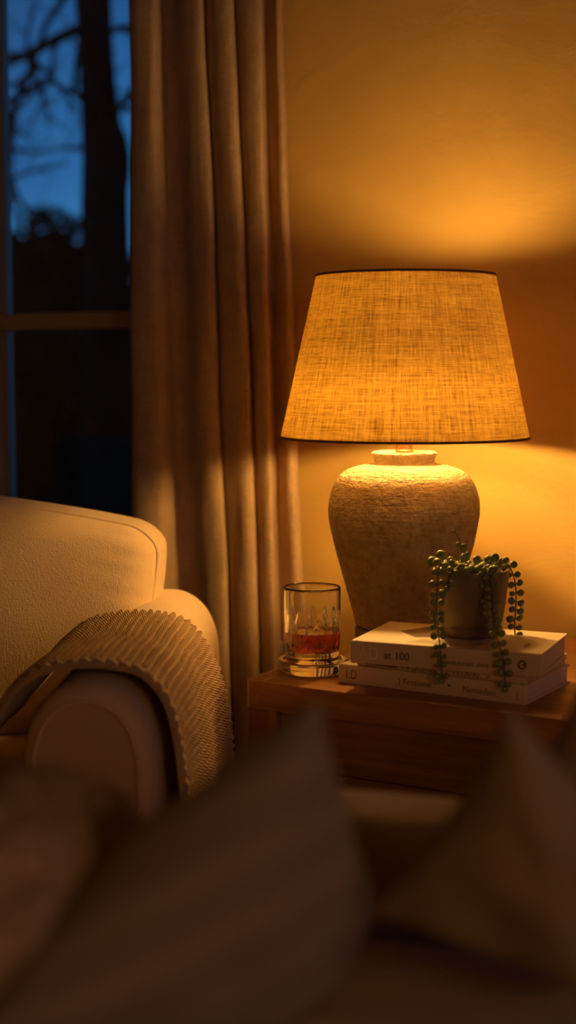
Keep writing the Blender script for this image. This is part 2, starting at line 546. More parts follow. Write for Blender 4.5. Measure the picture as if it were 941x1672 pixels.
# ------------------------------------------------------------------ curtain
def catmull(P, k):
    out = []
    n = len(P)
    for i in range(n - 1):
        p0 = P[max(i - 1, 0)]; p1 = P[i]; p2 = P[i + 1]; p3 = P[min(i + 2, n - 1)]
        for j in range(k):
            t = j / k
            out.append(tuple(.5 * ((2 * b) + (-a + c) * t + (2 * a - 5 * b + 4 * c - d) * t * t + (-a + 3 * b - 3 * c + d) * t ** 3)
                             for a, b, c, d in zip(p0, p1, p2, p3)))
    out.append(tuple(P[-1]))
    return out
CUR = [  # px at y=0, px at y=950, offset from the wall
 (217, 234, .060), (212, 225, .066), (211, 217, .084), (218, 222, .104), (235, 243, .112), (250, 262, .108), (260, 277, .086), (268, 292, .056), (280, 310, .054), (289, 320, .062),
 (294, 326, .090), (302, 335, .108), (318, 349, .118), (330, 363, .116), (335, 369, .104), (338, 372, .070), (341, 376, .098), (350, 386, .112), (366, 402, .122), (378, 415, .118),
 (384, 420, .106), (387, 423, .074), (390, 426, .100), (398, 433, .112), (414, 443, .118), (426, 449, .110), (430, 452, .075), (436, 457, .050), (442, 464, .066),
 (449, 475, .090), (456, 487, .088), (460, 494, .066), (458, 492, .052)]
CUR = [(a, b, .040 + (d - .05) * .80) for a, b, d in CUR]
top = []; bot = []
for (a, b, d) in CUR:
    p = at_y(a, 0, WALL - d); q = at_y(b, 950, WALL - d)
    top.append((p.x, p.y, p.z)); bot.append((q.x, q.y, q.z))
ztop = top[0][2]; zbot = bot[0][2]
tc_ = catmull(top, 6); bc_ = catmull(bot, 6)
P = []
nz_ = 120
for (t3, b3) in zip(tc_, bc_):
    col = []
    for k in range(nz_ + 1):
        z = .015 + (2.34 - .015) * k / nz_
        s = (z - b3[2]) / (t3[2] - b3[2])
        s = max(-.55, s)
        s2 = s if s < 1 else 1 + (s - 1) * .4
        x = b3[0] + (t3[0] - b3[0]) * s2; y = b3[1] + (t3[1] - b3[1]) * s2
        w = mnoise.noise(Vector((x * 9, 3.1, z * 2.2))) * .006 + mnoise.noise(Vector((x * 30, 7.7, z * 7))) * .0022
        col.append((x + w * .5, y + w, z))
    P.append(col)
g = G(); g.grid(P)
cb = Vector((sum(p[0][0] for p in P) / len(P), WALL - .11, 0))
g.v = [tuple(Vector(v) - cb) for v in g.v]
cur = g.build('curtain', M['curtain'], loc=cb, fix=False)
sm = cur.modifiers.new('thick', 'SOLIDIFY'); sm.thickness = .0016
tag(cur, 'long gathered beige linen curtain hanging in folds beside the window', 'curtain')

# ------------------------------------------------------------------ side table
cor = at_z(424, 1113, TABZ)
TX0, TY0 = cor.x - .028, cor.y - .002
TWd, TDp = .66, WALL - .02 - (cor.y - .002)
tab = thing('side_table', 'brown wooden side table carrying lamp, glass and books', 'table', (TX0, TY0, 0))
def rrect(x0, x1, y0, y1, r, n=6):
    out = []
    for cx, cy, a0 in ((x1 - r, y0 + r, -90), (x1 - r, y1 - r, 0), (x0 + r, y1 - r, 90), (x0 + r, y0 + r, 180)):
        for i in range(n + 1):
            a = math.radians(a0 + 90 * i / n); out.append((cx + r * math.cos(a), cy + r * math.sin(a)))
    return out
def prism(g, poly, z0, z1, bev=.003, mi=0):
    c = (sum(p[0] for p in poly) / len(poly), sum(p[1] for p in poly) / len(poly))
    n = len(poly)
    def ins(d):
        o = []
        for i, p in enumerate(poly):
            a = poly[i - 1]; b = poly[(i + 1) % n]
            t = Vector((b[0] - a[0], b[1] - a[1])).normalized()
            o.append((p[0] - t.y * d, p[1] + t.x * d))
        return o
    rings = [(bev, z0), (bev * .3, z0 + bev * .3), (0, z0 + bev), (0, z1 - bev), (bev * .3, z1 - bev * .3), (bev, z1)]
    vs = []
    for d, z in rings:
        vs += [(x, y, z) for x, y in ins(d)]
    fs = []
    for i in range(len(rings) - 1):
        for j in range(n):
            j2 = (j + 1) % n
            fs.append((i*n + j, i*n + j2, (i+1)*n + j2, (i+1)*n + j))
    fs.append(tuple(range(n - 1, -1, -1))); fs.append(tuple((len(rings) - 1) * n + j for j in range(n)))
    g.add(vs, fs, mi)
BE = .030
g = G(); prism(g, [(BE + .0006, 0), (TWd - BE - .0006, 0), (TWd - BE - .0006, TDp), (BE + .0006, TDp)], TABZ - .040, TABZ, .0012)
g.build('tabletop', M['wood'], tab, smooth=True, sharp=math.radians(35))
for side in (0, 1):
    q = rrect(0, 2 * BE, 0, TDp, .020)
    poly = [(BE, 0), (BE, TDp)] + [p for p in q if p[0] < BE]
    if side: poly = [(TWd - x, y) for x, y in reversed(poly)]
    g = G(); prism(g, poly, TABZ - .0402, TABZ, .0012)
    g.build('breadboard_end', M['woody'], tab, smooth=True, sharp=math.radians(35))
LEGW = .05
for lx, ly in ((.004, .006), (TWd - LEGW - .004, .006), (.004, TDp - LEGW - .006), (TWd - LEGW - .004, TDp - LEGW - .006)):
    g = G(); prism(g, rrect(lx, lx + LEGW, ly, ly + LEGW, .004, 2), 0, TABZ - .040, .002)
    g.build('leg', M['woodz'], tab, smooth=True, sharp=math.radians(30))
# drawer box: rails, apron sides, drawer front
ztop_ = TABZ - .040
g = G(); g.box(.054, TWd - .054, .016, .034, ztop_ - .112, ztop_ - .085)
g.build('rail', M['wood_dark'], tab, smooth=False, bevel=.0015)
for yy in ((TDp - .03, TDp - .012),):
    g = G(); g.box(.054, TWd - .054, yy[0], yy[1], ztop_ - .112, ztop_); g.build('back_apron', M['wood'], tab, smooth=False, bevel=.0015)
for xx in ((.012, .028), (TWd - .028, TWd - .012)):
    g = G(); g.box(xx[0], xx[1], .056, TDp - .056, ztop_ - .112, ztop_); g.build('side_apron', M['wood'], tab, smooth=False, bevel=.0015)
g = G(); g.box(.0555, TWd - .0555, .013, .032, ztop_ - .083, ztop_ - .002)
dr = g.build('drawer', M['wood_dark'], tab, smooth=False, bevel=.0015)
g = G(); g.box(.03, TWd - .03, .03, TDp - .03, ztop_ - .116, ztop_ - .1125)
g.build('bottom_board', M['wood'], tab, smooth=False)

# ------------------------------------------------------------------ table lamp
LY = 2.32
lam = at(660, 800, LY)
LX, LYw = lam.x, lam.y
lampo = thing('table_lamp', 'big stoneware table lamp with a lit tapered linen shade', 'lamp', (LX, LYw, TABZ))
def lz(py): return at(660, py, LY).z - TABZ
def lr(w): return w / 2 * LY / FPX
zp = lz(1021)
g = G(); g.lathe([(0, 0), (.074, 0), (.0765, .003), (.0765, zp - .004), (.0745, zp), (0, zp)], 64)
g.build('base', M['plinth'], lampo, sharp=math.radians(40))
vp = [(0, zp + .001), (lr(140), zp + .001), (lr(156), lz(1018)), (lr(165), lz(1000)), (lr(182), lz(970)), (lr(205), lz(930)), (lr(228), lz(890)), (lr(243), lz(858)), (lr(248), lz(835)),
      (lr(244), lz(812)), (lr(228), lz(788)), (lr(196), lz(770)), (lr(150), lz(761)), (lr(112), lz(757.5)), (lr(101), lz(755)), (lr(99), lz(751)), (lr(101), lz(747)), (lr(105), lz(744)), (lr(107), lz(741)),
      (lr(105), lz(738.5)), (lr(98), lz(737)), (lr(90), lz(738)), (lr(86), lz(742)), (lr(60), lz(742)), (0, lz(742))]
vpf = [vp[0]] + [p for p in catmull(vp[1:-2], 5)] + [vp[-2], vp[-1]]
def vrf(i, r, a, z):
    if r < .01: return r
    n_ = mnoise.noise(Vector((math.cos(a) * 2.2, math.sin(a) * 2.2, z * 22))) * .0011 + mnoise.noise(Vector((math.cos(a) * 6, math.sin(a) * 6, z * 160))) * .0005
    return r + n_
g = G(); g.lathe(vpf, 128, rfun=vrf)
g.build('vase_body', M['vase'], lampo)
zs0, zs1 = lz(715), lz(449)
rb, rt_ = lr(405), lr(289)
g = G(); g.lathe([(0, lz(743)), (lr(29), lz(743)), (lr(29), lz(735)), (lr(27), lz(734)), (lr(27), lz(712)), (.009, lz(711)), (.009, zs0 + .02), (0, zs0 + .02)], 32)
g.build('stem', M['brass'], lampo, sharp=math.radians(35))
zu = zs1 - .066
g = G(); g.lathe([(0, zs0 + .02), (.005, zs0 + .02), (.005, zu - .055), (.016, zu - .053), (.017, zu - .034), (0, zu - .034)], 24)
sk = g.build('socket', M['brass'], lampo, sharp=math.radians(35))
ldx, ldy = -Fw.x * .027 - Rt.x * .008, -Fw.y * .027 - Rt.y * .008
zl_ = zs0 + .052  # extra lower bulb, added inside the shade for the downward glow
g = G(); g.tube([(0, 0, zs0 + .03), (ldx * .5, ldy * .5, zs0 + .026), (ldx, ldy, zs0 + .03)], .006, 8); g.lathe([(0, zs0 + .022), (.014, zs0 + .022), (.014, zl_ - .018), (0, zl_ - .018)], 20, c=(ldx, ldy, 0))
g.build('socket', M['brass'], lampo, sharp=math.radians(35))
g = G(); g.lathe([(.0, zl_ + .034), (.020, zl_ + .033), (.046, zl_ + .022), (.0465, zl_ + .0205), (.020, zl_ + .031), (0, zl_ + .032)], 32, c=(ldx, ldy, 0))
g.build('light_block', M['brass'], lampo, sharp=math.radians(35))  # added disc that keeps the lower bulb's light off the upper wall
for (bx_, by_, bz_, br_, mt_) in ((0, 0, zu, .034, M['bulb']), (ldx, ldy, zl_, .020, M['bulb_added'])):
    g = G(); g.ellipsoid((bx_, by_, bz_), Vector((br_, 0, 0)), Vector((0, br_, 0)), Vector((0, 0, br_ * 1.1)), 24, 16)
    g.build('bulb', mt_, lampo)
# shade: thin solid frustum with UVs in metres
def frustum(name, z0, z1, off, mat, parent, nseg=128, nzv=20, t=.0012, shift=0):
    def rad(z): return rb + (rt_ - rb) * (z - zs0) / (zs1 - zs0)
    prof = [(rad(z0 + (z1 - z0) * k / nzv) + off, z0 + (z1 - z0) * k / nzv) for k in range(nzv + 1)]
    prof += [(r - t, z) for r, z in reversed(prof)]
    g = G(); g.lathe(prof, nseg, closed=True)
    o = g.build(name, mat, parent, sharp=math.radians(50))
    uv = o.data.uv_layers.new(name='UVMap')
    for l in o.data.loops:
        v = o.data.vertices[l.vertex_index].co
        a = math.atan2(v.x, -v.y)
        uv.data[l.index].uv = (a * .17, v.z)
    return o
shd = frustum('lamp_shade', zs0, zs1, 0, M['shade'], lampo)
frustum('top_binding', zs1 - .003, zs1 + .0006, .0007, M['trim'], shd, nzv=2, t=.0025)
frustum('bottom_binding', zs0 - .0006, zs0 + .0030, .0007, M['trim'], shd, nzv=2, t=.0025)
g = G()
for k in range(3):
    a = 2 * PI * k / 3 + .5
    zt = zs1 - .012
    g.tube([(.012 * math.cos(a), .012 * math.sin(a), zt - .01), ((rt_ - .0) * math.cos(a), (rt_ - .0) * math.sin(a), zt)], .0012, 6)
g.lathe([(.010, zs1 - .024), (.014, zs1 - .024), (.014, zs1 - .020), (.010, zs1 - .020)], 20, closed=True)
for sgn in (-1, 1):
    g.tube([(sgn * .010, 0, zs0 + .035), (sgn * .040, 0, zs0 + .10), (sgn * .042, 0, zs0 + .18), (sgn * .025, 0, zs1 - .03), (sgn * .010, 0, zs1 - .022)], .0013, 6)
g.build('shade_carrier', M['brass'], lampo)

# ------------------------------------------------------------------ coaster and tumbler
gl = at_z(509, 1095, TABZ)
gx, gy = gl.x + .004, gl.y - .006
cr = .0505; ch = .0195
co = G(); co.lathe([(0, 0), (cr - .006, 0), (cr - .004, .001), (cr - .0015, .006), (cr - .001, .010), (cr + .001, .0145), (cr + .0025, .0175), (cr + .001, ch), (cr - .003, ch), (cr - .005, ch - .002), (cr - .007, ch - .0045), (0, ch - .0045)], 96)
coaster = co.build('coaster', M['glass'], loc=(gx, gy, TABZ + .0004), sharp=math.radians(50))
tag(coaster, 'thick round clear glass coaster under the whisky tumbler', 'coaster')
gz = TABZ + .0004 + ch - .0045 + .0004
GR, GH = .0425, .112
tum = thing('whisky_tumbler', 'cut crystal tumbler with amber whisky standing on a glass coaster', 'glass', (gx, gy, gz))
def sstep(a, b, x):
    t = min(1, max(0, (x - a) / (b - a))); return t * t * (3 - 2 * t)
def cut(a, z):
    d = 0
    NF = 14
    # pointed flutes
    q = (a * NF / (2 * PI)) % 1 - .5
    zt, zl = .078, .020
    if zl < z < zt:
        s = (z - zl) / (zt - zl)
        wv = .40 * math.sin(PI * min(1, s ** .8)) ** .8 + .02
        e = abs(q) / wv
        if e < 1: d = max(d, .0020 * (1 - e * e))
    # crossing diagonal grooves in the lower half
    for sg in (1, -1):
        q2 = (a * 7 / (2 * PI) + sg * (z - .035) * 22) % 1 - .5
        e = abs(q2) / .085
        fade = sstep(.016, .022, z) * (1 - sstep(.052, .066, z))
        if e < 1: d = max(d, .0021 * (1 - e) * fade)
    return d
outer = []
nzg = 84
for k in range(nzg + 1):
    z = .004 + (GH - .004) * k / nzg
    outer.append((GR - .003 * (1 - sstep(0, .05, z)), z))
outer[-1] = (GR - .0006, GH)
prof = [(0, 0), (GR - .0085, 0), (GR - .0055, .001)] + outer
no = len(prof)
prof += [(GR - .0012, GH + .0004), (GR - .0019, GH - .0006)]
for k in range(1, 21):
    z = GH - (GH - .022) * k / 20
    prof.append((GR - .0022 - .0012 * (k / 20), z))
prof += [(GR - .005, .0185), (GR - .010, .0170), (0, .0165)]
def gr(i, r, a, z):
    if 3 <= i < no - 3: return r - cut(a, z)
    return r
g = G(); g.lathe(prof, 280, rfun=gr)
g.build('tumbler_body', M['glass'], tum, merge=1e-6)
lp = [(0, .0163), (GR - .0099, .0168), (GR - .0048, .0184)]
for k in range(9):
    z = .022 + (.046 - .022) * k / 8
    lp.append((GR - .0033 + .0012 * (z - .022) / (GH - .022) + .00015, z))
lp += [(GR - .0042, .0455), (0, .0455)]
g = G(); g.lathe(lp, 96)
g.build('whisky', M['whisky'], tum, merge=1e-6, sharp=math.radians(50))

# ------------------------------------------------------------------ books
def text(parent, s, size, x, y, z, mat, name='lettering', rx=PI / 2, sx=1.0, rz=0):
    cu = bpy.data.curves.new('t', 'FONT'); cu.body = s; cu.size = size; cu.extrude = .00012
    tmp = bpy.data.objects.new('t', cu); COL.objects.link(tmp)
    bpy.context.view_layer.update()
    me = bpy.data.meshes.new_from_object(tmp.evaluated_get(bpy.context.evaluated_depsgraph_get()))
    bpy.data.objects.remove(tmp)
    me.name = name; me.materials.clear(); me.materials.append(mat)
    for p in me.polygons: p.material_index = 0
    o = bpy.data.objects.new(name, me); COL.objects.link(o); o.parent = parent
    o.location = (x, y, z); o.rotation_euler = (rx, 0, rz); o.scale = (sx, 1, 1)
    return o

def book(label, near_left, yaw_cam, L, D, H, z, spine_mat, cover_mat, ct=.0022):
    rz = TH - math.radians(yaw_cam)
    o = thing('book', label, 'book', (near_left.x, near_left.y, z), rz, 'books stacked on the side table')
    g = G()
    g.box(0, L, .004, D, 0, ct); g.box(0, L, .004, D, H - ct, H)
    # spine: slightly rounded board
    n = 8; pts = []
    for k in range(n + 1):
        a = k / n
        pts.append((.0045 - .0045 * math.sin(PI * (.12 + .76 * a)) ** .35, H * a))
    vs = []; fs = []
    for (y, zz) in pts: vs += [(0, y, zz), (L, y, zz)]
    m_ = len(vs)
    for (y, zz) in pts: vs += [(0, .0062, zz), (L, .0062, zz)]
    for k in range(n):
        fs += [(2*k, 2*k+1, 2*k+3, 2*k+2), (m_ + 2*k, m_ + 2*k+2, m_ + 2*k+3, m_ + 2*k+1),
               (2*k, 2*k+2, m_ + 2*k+2, m_ + 2*k), (2*k+1, m_ + 2*k+1, m_ + 2*k+3, 2*k+3)]
    fs += [(0, m_, m_+1, 1), (2*n, 2*n+1, m_+2*n+1, m_+2*n)]
    g.add(vs, fs, 1)
    g.build('cover', [cover_mat, spine_mat], o, sharp=math.radians(35))
    g = G(); g.box(.003, L - .0035, .0064, D - .003, ct, H - ct)
    g.build('page_block', M['pages'], o, smooth=False)
    return o
HB, HM, HT = .0265, .0100, .0315
z1 = TABZ + .0003; z2 = z1 + HB + .0003; z3 = z2 + HM + .0003; z4 = z3 + HT
pb = at_z(553, 1114, TABZ); pb2 = at_z(858, 1152, TABZ)
LBt = (Vector((pb2.x, pb2.y)) - Vector((pb.x, pb.y))).length
yawB = math.degrees(TH - math.atan2(pb2.y - pb.y, pb2.x - pb.x))
bB = book('cream book at the bottom of the stack, lying on the table', pb, yawB, LBt, .170, HB, z1, M['bookB'], M['bookB'])
text(bB, 'I:D', .019, .012, -.0004, .007, M['ink_mid'], sx=.8)
text(bB, ') Fessione', .0125, LBt * .335, -.0004, .0085, M['ink_mid'], sx=1.0)
text(bB, '•', .016, LBt * .60, -.0004, .009, M['ink'])
text(bB, 'Nessinfain_', .012, LBt * .68, -.0004, .008, M['ink_mid'], sx=1.0)
text(bB, '|', .013, LBt * .955, -.0004, .008, M['ink_mid'])
dirB = Vector((math.cos(TH - math.radians(yawB)), math.sin(TH - math.radians(yawB)), 0)); nB = Vector((-dirB.y, dirB.x, 0))
pm = Vector((pb.x, pb.y, 0)) + dirB * .028 + nB * .004
bM = book('thin pale book squeezed between the two thick books', pm, yawB + .2, LBt - .030, .160, HM, z2, M['bookC'], M['bookC'], .0014)
text(bM, 'n A LEGENDJ', .0080, .070, -.0004, .0022, M['ink_mid'], sx=1.2)
text(bM, 'LLUVAL  r', .0092, .150, -.0004, .0022, M['ink_mid'], sx=1.35)
g = G(); g.box(.014, .064, -.0012, .0008, .0030, .0062)
g.build('spine_bar', M['ink'], bM, smooth=False, bevel=.0005)
pt = at_z(573, 1046, z4); pt2 = at_z(884, 1069, z4)
LTt = (Vector((pt2.x, pt2.y)) - Vector((pt.x, pt.y))).length
yawT = math.degrees(TH - math.atan2(pt2.y - pt.y, pt2.x - pt.x))
bT = book('thick tan book on top of the stack, under the plant pot', pt, yawT, LTt, .172, HT, z3, M['bookA'], M['coverA'])
text(bT, 'AD', .026, .012, -.0004, .0065, M['ink_pale'], sx=.8)
text(bT, 'at 100', .0155, .049, -.0004, .0095, M['ink'], sx=.95)
text(bT, 'houndsdohefs  esns  oonr', .0095, LTt * .47, -.0004, .0085, M['ink_mid'], sx=.95)
g = G()
ring = [(.0048 * math.cos(2*PI*k/24), 0, .0055 * math.sin(2*PI*k/24)) for k in range(24)]
g.tube(ring, .0012, 6, closed=True); g.box(.0, .004, -.0006, .0006, -.001, .001)
rg = g.build('ring_mark', M['ink'], bT); rg.location = (LTt * .905, -.0002, HT * .50)
# printed cover: a dark picture, a pale one and rules
def printed(name, poly, mat, parent, z):
    g = G(); n = len(poly)
    g.add([(x, y, 0) for x, y in poly] + [(x, y, .0001) for x, y in poly],
          [tuple(range(n - 1, -1, -1)), tuple(range(n, 2 * n))] + [(i, (i + 1) % n, n + (i + 1) % n, n + i) for i in range(n)])
    o = g.build(name, mat, parent, smooth=False); o.location = (0, 0, z); return o
printed('cover_picture', [(.040, .100), (.075, .060), (.115, .072), (.125, .140), (.070, .150)], M['photo'], bT, HT)
printed('cover_picture', [(.075, .020), (.175, .012), (.180, .052), (.090, .050)], M['photo2'], bT, HT)
text(bT, 'hhr Iobnl', .020, LTt - .055, .030, HT, M['ink_pale'], rx=0, rz=PI / 2)
text(bT, 'oasllal', .012, LTt - .030, .045, HT, M['ink_mid'], rx=0, rz=PI / 2)

# ------------------------------------------------------------------ potted succulent
pc = at_z(768, 1037, z4)
pot = thing('potted_succulent', 'small glazed pot of trailing round-leaved succulent on the book stack', 'plant', (pc.x, pc.y, z4 + .0003))
PY = (pc - CAM).dot(Fw)
PR = 127 / 2 * PY / FPX; PB = 92 / 2 * PY / FPX
PH = at(768, 931, PY).z - z4
pp = [(0, 0), (PB - .004, 0), (PB, .002), (PB + .001, .008), (PB + .003, .016), (PB + .0045, .0165)] 
for k in range(1, 13):
    t = k / 12
    pp.append((PB + .0045 + (PR - PB - .0045) * (t ** .75), .0165 + (PH - .0165) * t))
pp += [(PR - .001, PH + .0018), (PR - .004, PH + .0016), (PR - .0055, PH - .001), (PR - .007, PH - .016), (0, PH - .016)]
g = G(); g.lathe(pp, 72)
g.build('pot', M['pot'], pot, merge=1e-6, sharp=math.radians(60))
g = G(); g.lathe([(PR - .0062, PH - .013), (PR * .5, PH - .009), (0, PH - .008)], 40,
                 rfun=lambda i, r, a, z: r)
g.lathe([(0, PH - .0155), (PR - .0075, PH - .0155), (PR - .0062, PH - .013)], 40)
g.build('soil', M['soil'], pot, merge=1e-6)
R_ = Vector((math.cos(TH), math.sin(TH), 0)); F_ = Vector((-math.sin(TH), math.cos(TH), 0))
rl = random.Random(21)
def pearl(g, c, nrm, r, mi=0, flat=.45):
    nrm = nrm.normalized(); a = nrm.orthogonal().normalized(); b = nrm.cross(a)
    g.ellipsoid(c, a * r, b * r * rl.uniform(.85, 1.05), nrm * r * flat, 10, 7, mi)
def plocal(px, py, dy):   # point at screen position, dy metres behind (+) or before (-) the pot axis
    return at(px, py, PY + dy) - Vector((pc.x, pc.y, z4 + .0003))
_n = Vector((pt2.y - pt.y, -(pt2.x - pt.x), 0)).normalized()        # outward normal of the upper spine
def clear_spine(p_local, off):
    p = p_local + Vector((pc.x, pc.y, z4 + .0003))
    d = (p - Vector((pt.x, pt.y, 0))).dot(_n)
    want = off if p.z < z4 + .004 else off - (p.z - z4 - .004) * 1.1
    if d >= want: return p_local
    r = p - CAM
    k = (want + (Vector((pt.x, pt.y, 0)) - CAM).dot(_n)) / r.dot(_n)
    return CAM + r * k - Vector((pc.x, pc.y, z4 + .0003))
def vine(pts, n, r0=.0062, taper=.85, side=1.0, tip=True, over=False):
    P = [plocal(*p) for p in pts]
    if over: P = P[:3] + [clear_spine(p, .0075) for p in P[3:]]
    C = catmull([tuple(p) for p in P], 8)
    C = [Vector(c) for c in C]
    g = G(); g.tube(C, [.0011] * len(C), 6, 1)
    ln = [0]
    for i in range(1, len(C)): ln.append(ln[-1] + (C[i] - C[i-1]).length)
    for k in range(n):
        s = ln[-1] * (k + .5) / n
        i = next(j for j in range(1, len(C)) if ln[j] >= s)
        t = (C[i] - C[i-1]).normalized()
        c = C[i-1] + t * (s - ln[i-1])
        lat = (R_ - t * R_.dot(t)).normalized()
        fr = -F_
        for sg in (-1, 1):
            r = r0 * rl.uniform(.72, 1.1) * (1 - (1 - taper) * k / n)
            off = lat * sg * (r * .85 + .0016) * side + fr * rl.uniform(-.003, .004) + t * rl.uniform(-.002, .002)
            nr = (fr + lat * rl.uniform(-.5, .5) + Vector((0, 0, rl.uniform(-.2, .5))))
            pearl(g, c + off, nr, r, 0, rl.uniform(.45, .65))
            g.tube([c, c + off * .5], .0007, 5, 1)
    if tip: pearl(g, C[-1], -F_ + Vector((0, 0, .3)), r0 * .8)
    return g.build('vine', [M['leaf'], M['stem']], pot)
fz = -PR - .004
vine([(738, 922, -.030), (722, 920, -.040), (716, 935, -.048), (714, 965, -.050), (713, 1000, -.050), (716, 1030, -.056), (719, 1060, -.060), (721, 1090, -.060), (722, 1112, -.060)], 14, .0060, over=True)
vine([(752, 924, -.035), (742, 930, -.055), (733, 945, -.058), (731, 962, -.057)], 3, .0058, side=.8)
vine([(790, 925, -.030), (798, 932, -.055), (802, 955, -.060), (804, 985, -.062), (807, 1015, -.064), (812, 1040, -.068), (819, 1065, -.072), (824, 1092, -.074), (825, 1125, -.074)], 15, .0060, over=True)
vine([(786, 925, -.030), (790, 938, -.056), (794, 965, -.058), (798, 1000, -.058), (803, 1032, -.060)], 6, .0050, side=.9)
vine([(815, 922, .010), (829, 921, .012), (837, 935, .010), (842, 955, .008), (843, 985, .006), (841, 1015, .004), (842, 1040, .000), (847, 1060, -.004)], 11, .0064)
# sprigs crowding the mouth of the pot
g = G()
for k in range(78):
    a = rl.uniform(0, 2 * PI); q = PR * .86 * math.sqrt(rl.random())
    c = Vector((q * math.cos(a), q * math.sin(a), PH + rl.uniform(-.006, .008) + .004 * (1 - q / PR)))
    nr = Vector((rl.gauss(0, .6), rl.gauss(0, .6), rl.uniform(.1, .9))) - F_ * .5
    pearl(g, c, nr, rl.uniform(.0045, .0065), 0, .5)
    g.tube([c, Vector((c.x * .85, c.y * .85, PH - .012))], .0008, 5, 1)
for (px, py, r, dy) in ((706, 917, .0085, -.02), (720, 906, .0072, -.01), (736, 915, .0060, -.02), (779, 913, .0068, -.01), (797, 913, .0062, .0), (809, 910, .0068, .0), (826, 915, .0060, .0)):
    c = plocal(px, py, dy)
    pearl(g, c, -F_ + Vector((0, 0, .5)) + R_ * rl.uniform(-.4, .4), r, 0, .4)
    e = Vector((c.x * .75, c.y * .75, PH - .012)); g.tube([c, (c + e) / 2 + Vector((0, 0, .003)), e], .0009, 5, 1)
# upright sprout
S = [plocal(760, 925, 0), plocal(758, 905, 0), plocal(754, 890, 0), plocal(748, 876, 0), plocal(742, 868, 0)]
g.tube(S, [.0012, .001, .0009, .0006, .0005], 6, 1)
for (px, py, r) in ((759, 911, .0072), (764, 905, .004), (757, 894, .0064), (748, 889, .0040), (750, 877, .0016), (742, 868, .0026), (746, 874, .0013)):
    pearl(g, plocal(px, py, -.003), -F_ + R_ * .2, r, 0, .45)
g.build('crown', [M['leaf'], M['stem']], pot)

# ------------------------------------------------------------------ cream sofa (left)
SA = math.radians(4)
p0 = at(138, 1122, 1.76)
sofa = thing('cream_sofa', 'cream upholstered sofa with rounded arm under the window', 'sofa', (p0.x, p0.y, 0), TH - SA)
AZ = p0.z
def arm_section(n=40, hw=.084, top=AZ, bot=.10, ex=2.25, taper=.012):
    """closed-at-bottom outline (s,z), going up the left side, over and down the right"""
    out = []
    rz = .115
    for k in range(9): out.append((-hw - taper * (1 - k / 9), bot + (top - rz - bot) * k / 9))
    for k in range(n + 1):
        a = PI - PI * k / n
        c, s = math.cos(a), math.sin(a)
        out.append((math.copysign(abs(c) ** (2 / ex), c) * hw, top - rz + abs(s) ** (2 / ex) * rz))
    for k in range(1, 10): out.append((hw + taper * k / 9, top - rz + (bot - top + rz) * k / 9))
    return out
sec = arm_section()
def scale_sec(S, k, zc=None, lift=0):
    """inset the outline towards its middle by k metres"""
    n = len(S); o = []
    for i, p in enumerate(S):
        a = S[max(i - 1, 0)]; b = S[min(i + 1, n - 1)]
        t = Vector((b[0] - a[0], b[1] - a[1])).normalized()
        o.append((p[0] + t.y * k, p[1] - t.x * k + lift))
    return o
AL = .75
def make_arm(parent, sx, mirror=1):
    g = G()
    prof = [(.0, .0195), (.0, .017), (.003, .011), (.008, .006), (.016, .002), (.028, 0)]
    P = []
    for (t, k) in prof: P.append([(sx + s, t, z) for s, z in scale_sec(sec, k)])
    for j in range(1, 15):
        t = .028 + (AL - .088) * j / 14
        P.append([(sx + s, t, z) for s, z in scale_sec(sec, -.003 * math.sin(PI * j / 14), lift=.018 * (j / 14) ** 1.5)])
    for (dt, k) in ((.02, .006), (.04, .022), (.052, .042), (.058, .06), (.0595, .075)):
        P.append([(sx + s, AL - .06 + dt, z) for s, z in scale_sec(sec, k, lift=.018)])
    g.grid(P)
    a = g.build('arm', M['cream'], parent)
    inner = scale_sec(sec, .0188)
    g = G()
    n = len(inner)
    # slightly domed front panel
    c = (0, AZ - .22)
    rows = []
    for q in range(7):
        f = 1 - q / 6 * .97
        rows.append([(sx + c[0] + (s - c[0]) * f, -.0005 - .004 * (1 - f ** 2), c[1] + (z - c[1]) * f) for s, z in inner])
    g.grid(rows)
    g.build('front_panel', M['panel'], a)
    g = G(); g.tube([(sx + s, -.001, z) for s, z in scale_sec(sec, .0185)], .0030, 8)
    g.build('piping', M['cream'], a)
    return a
make_arm(sofa, 0)
SW = 1.75
make_arm(sofa, -SW)

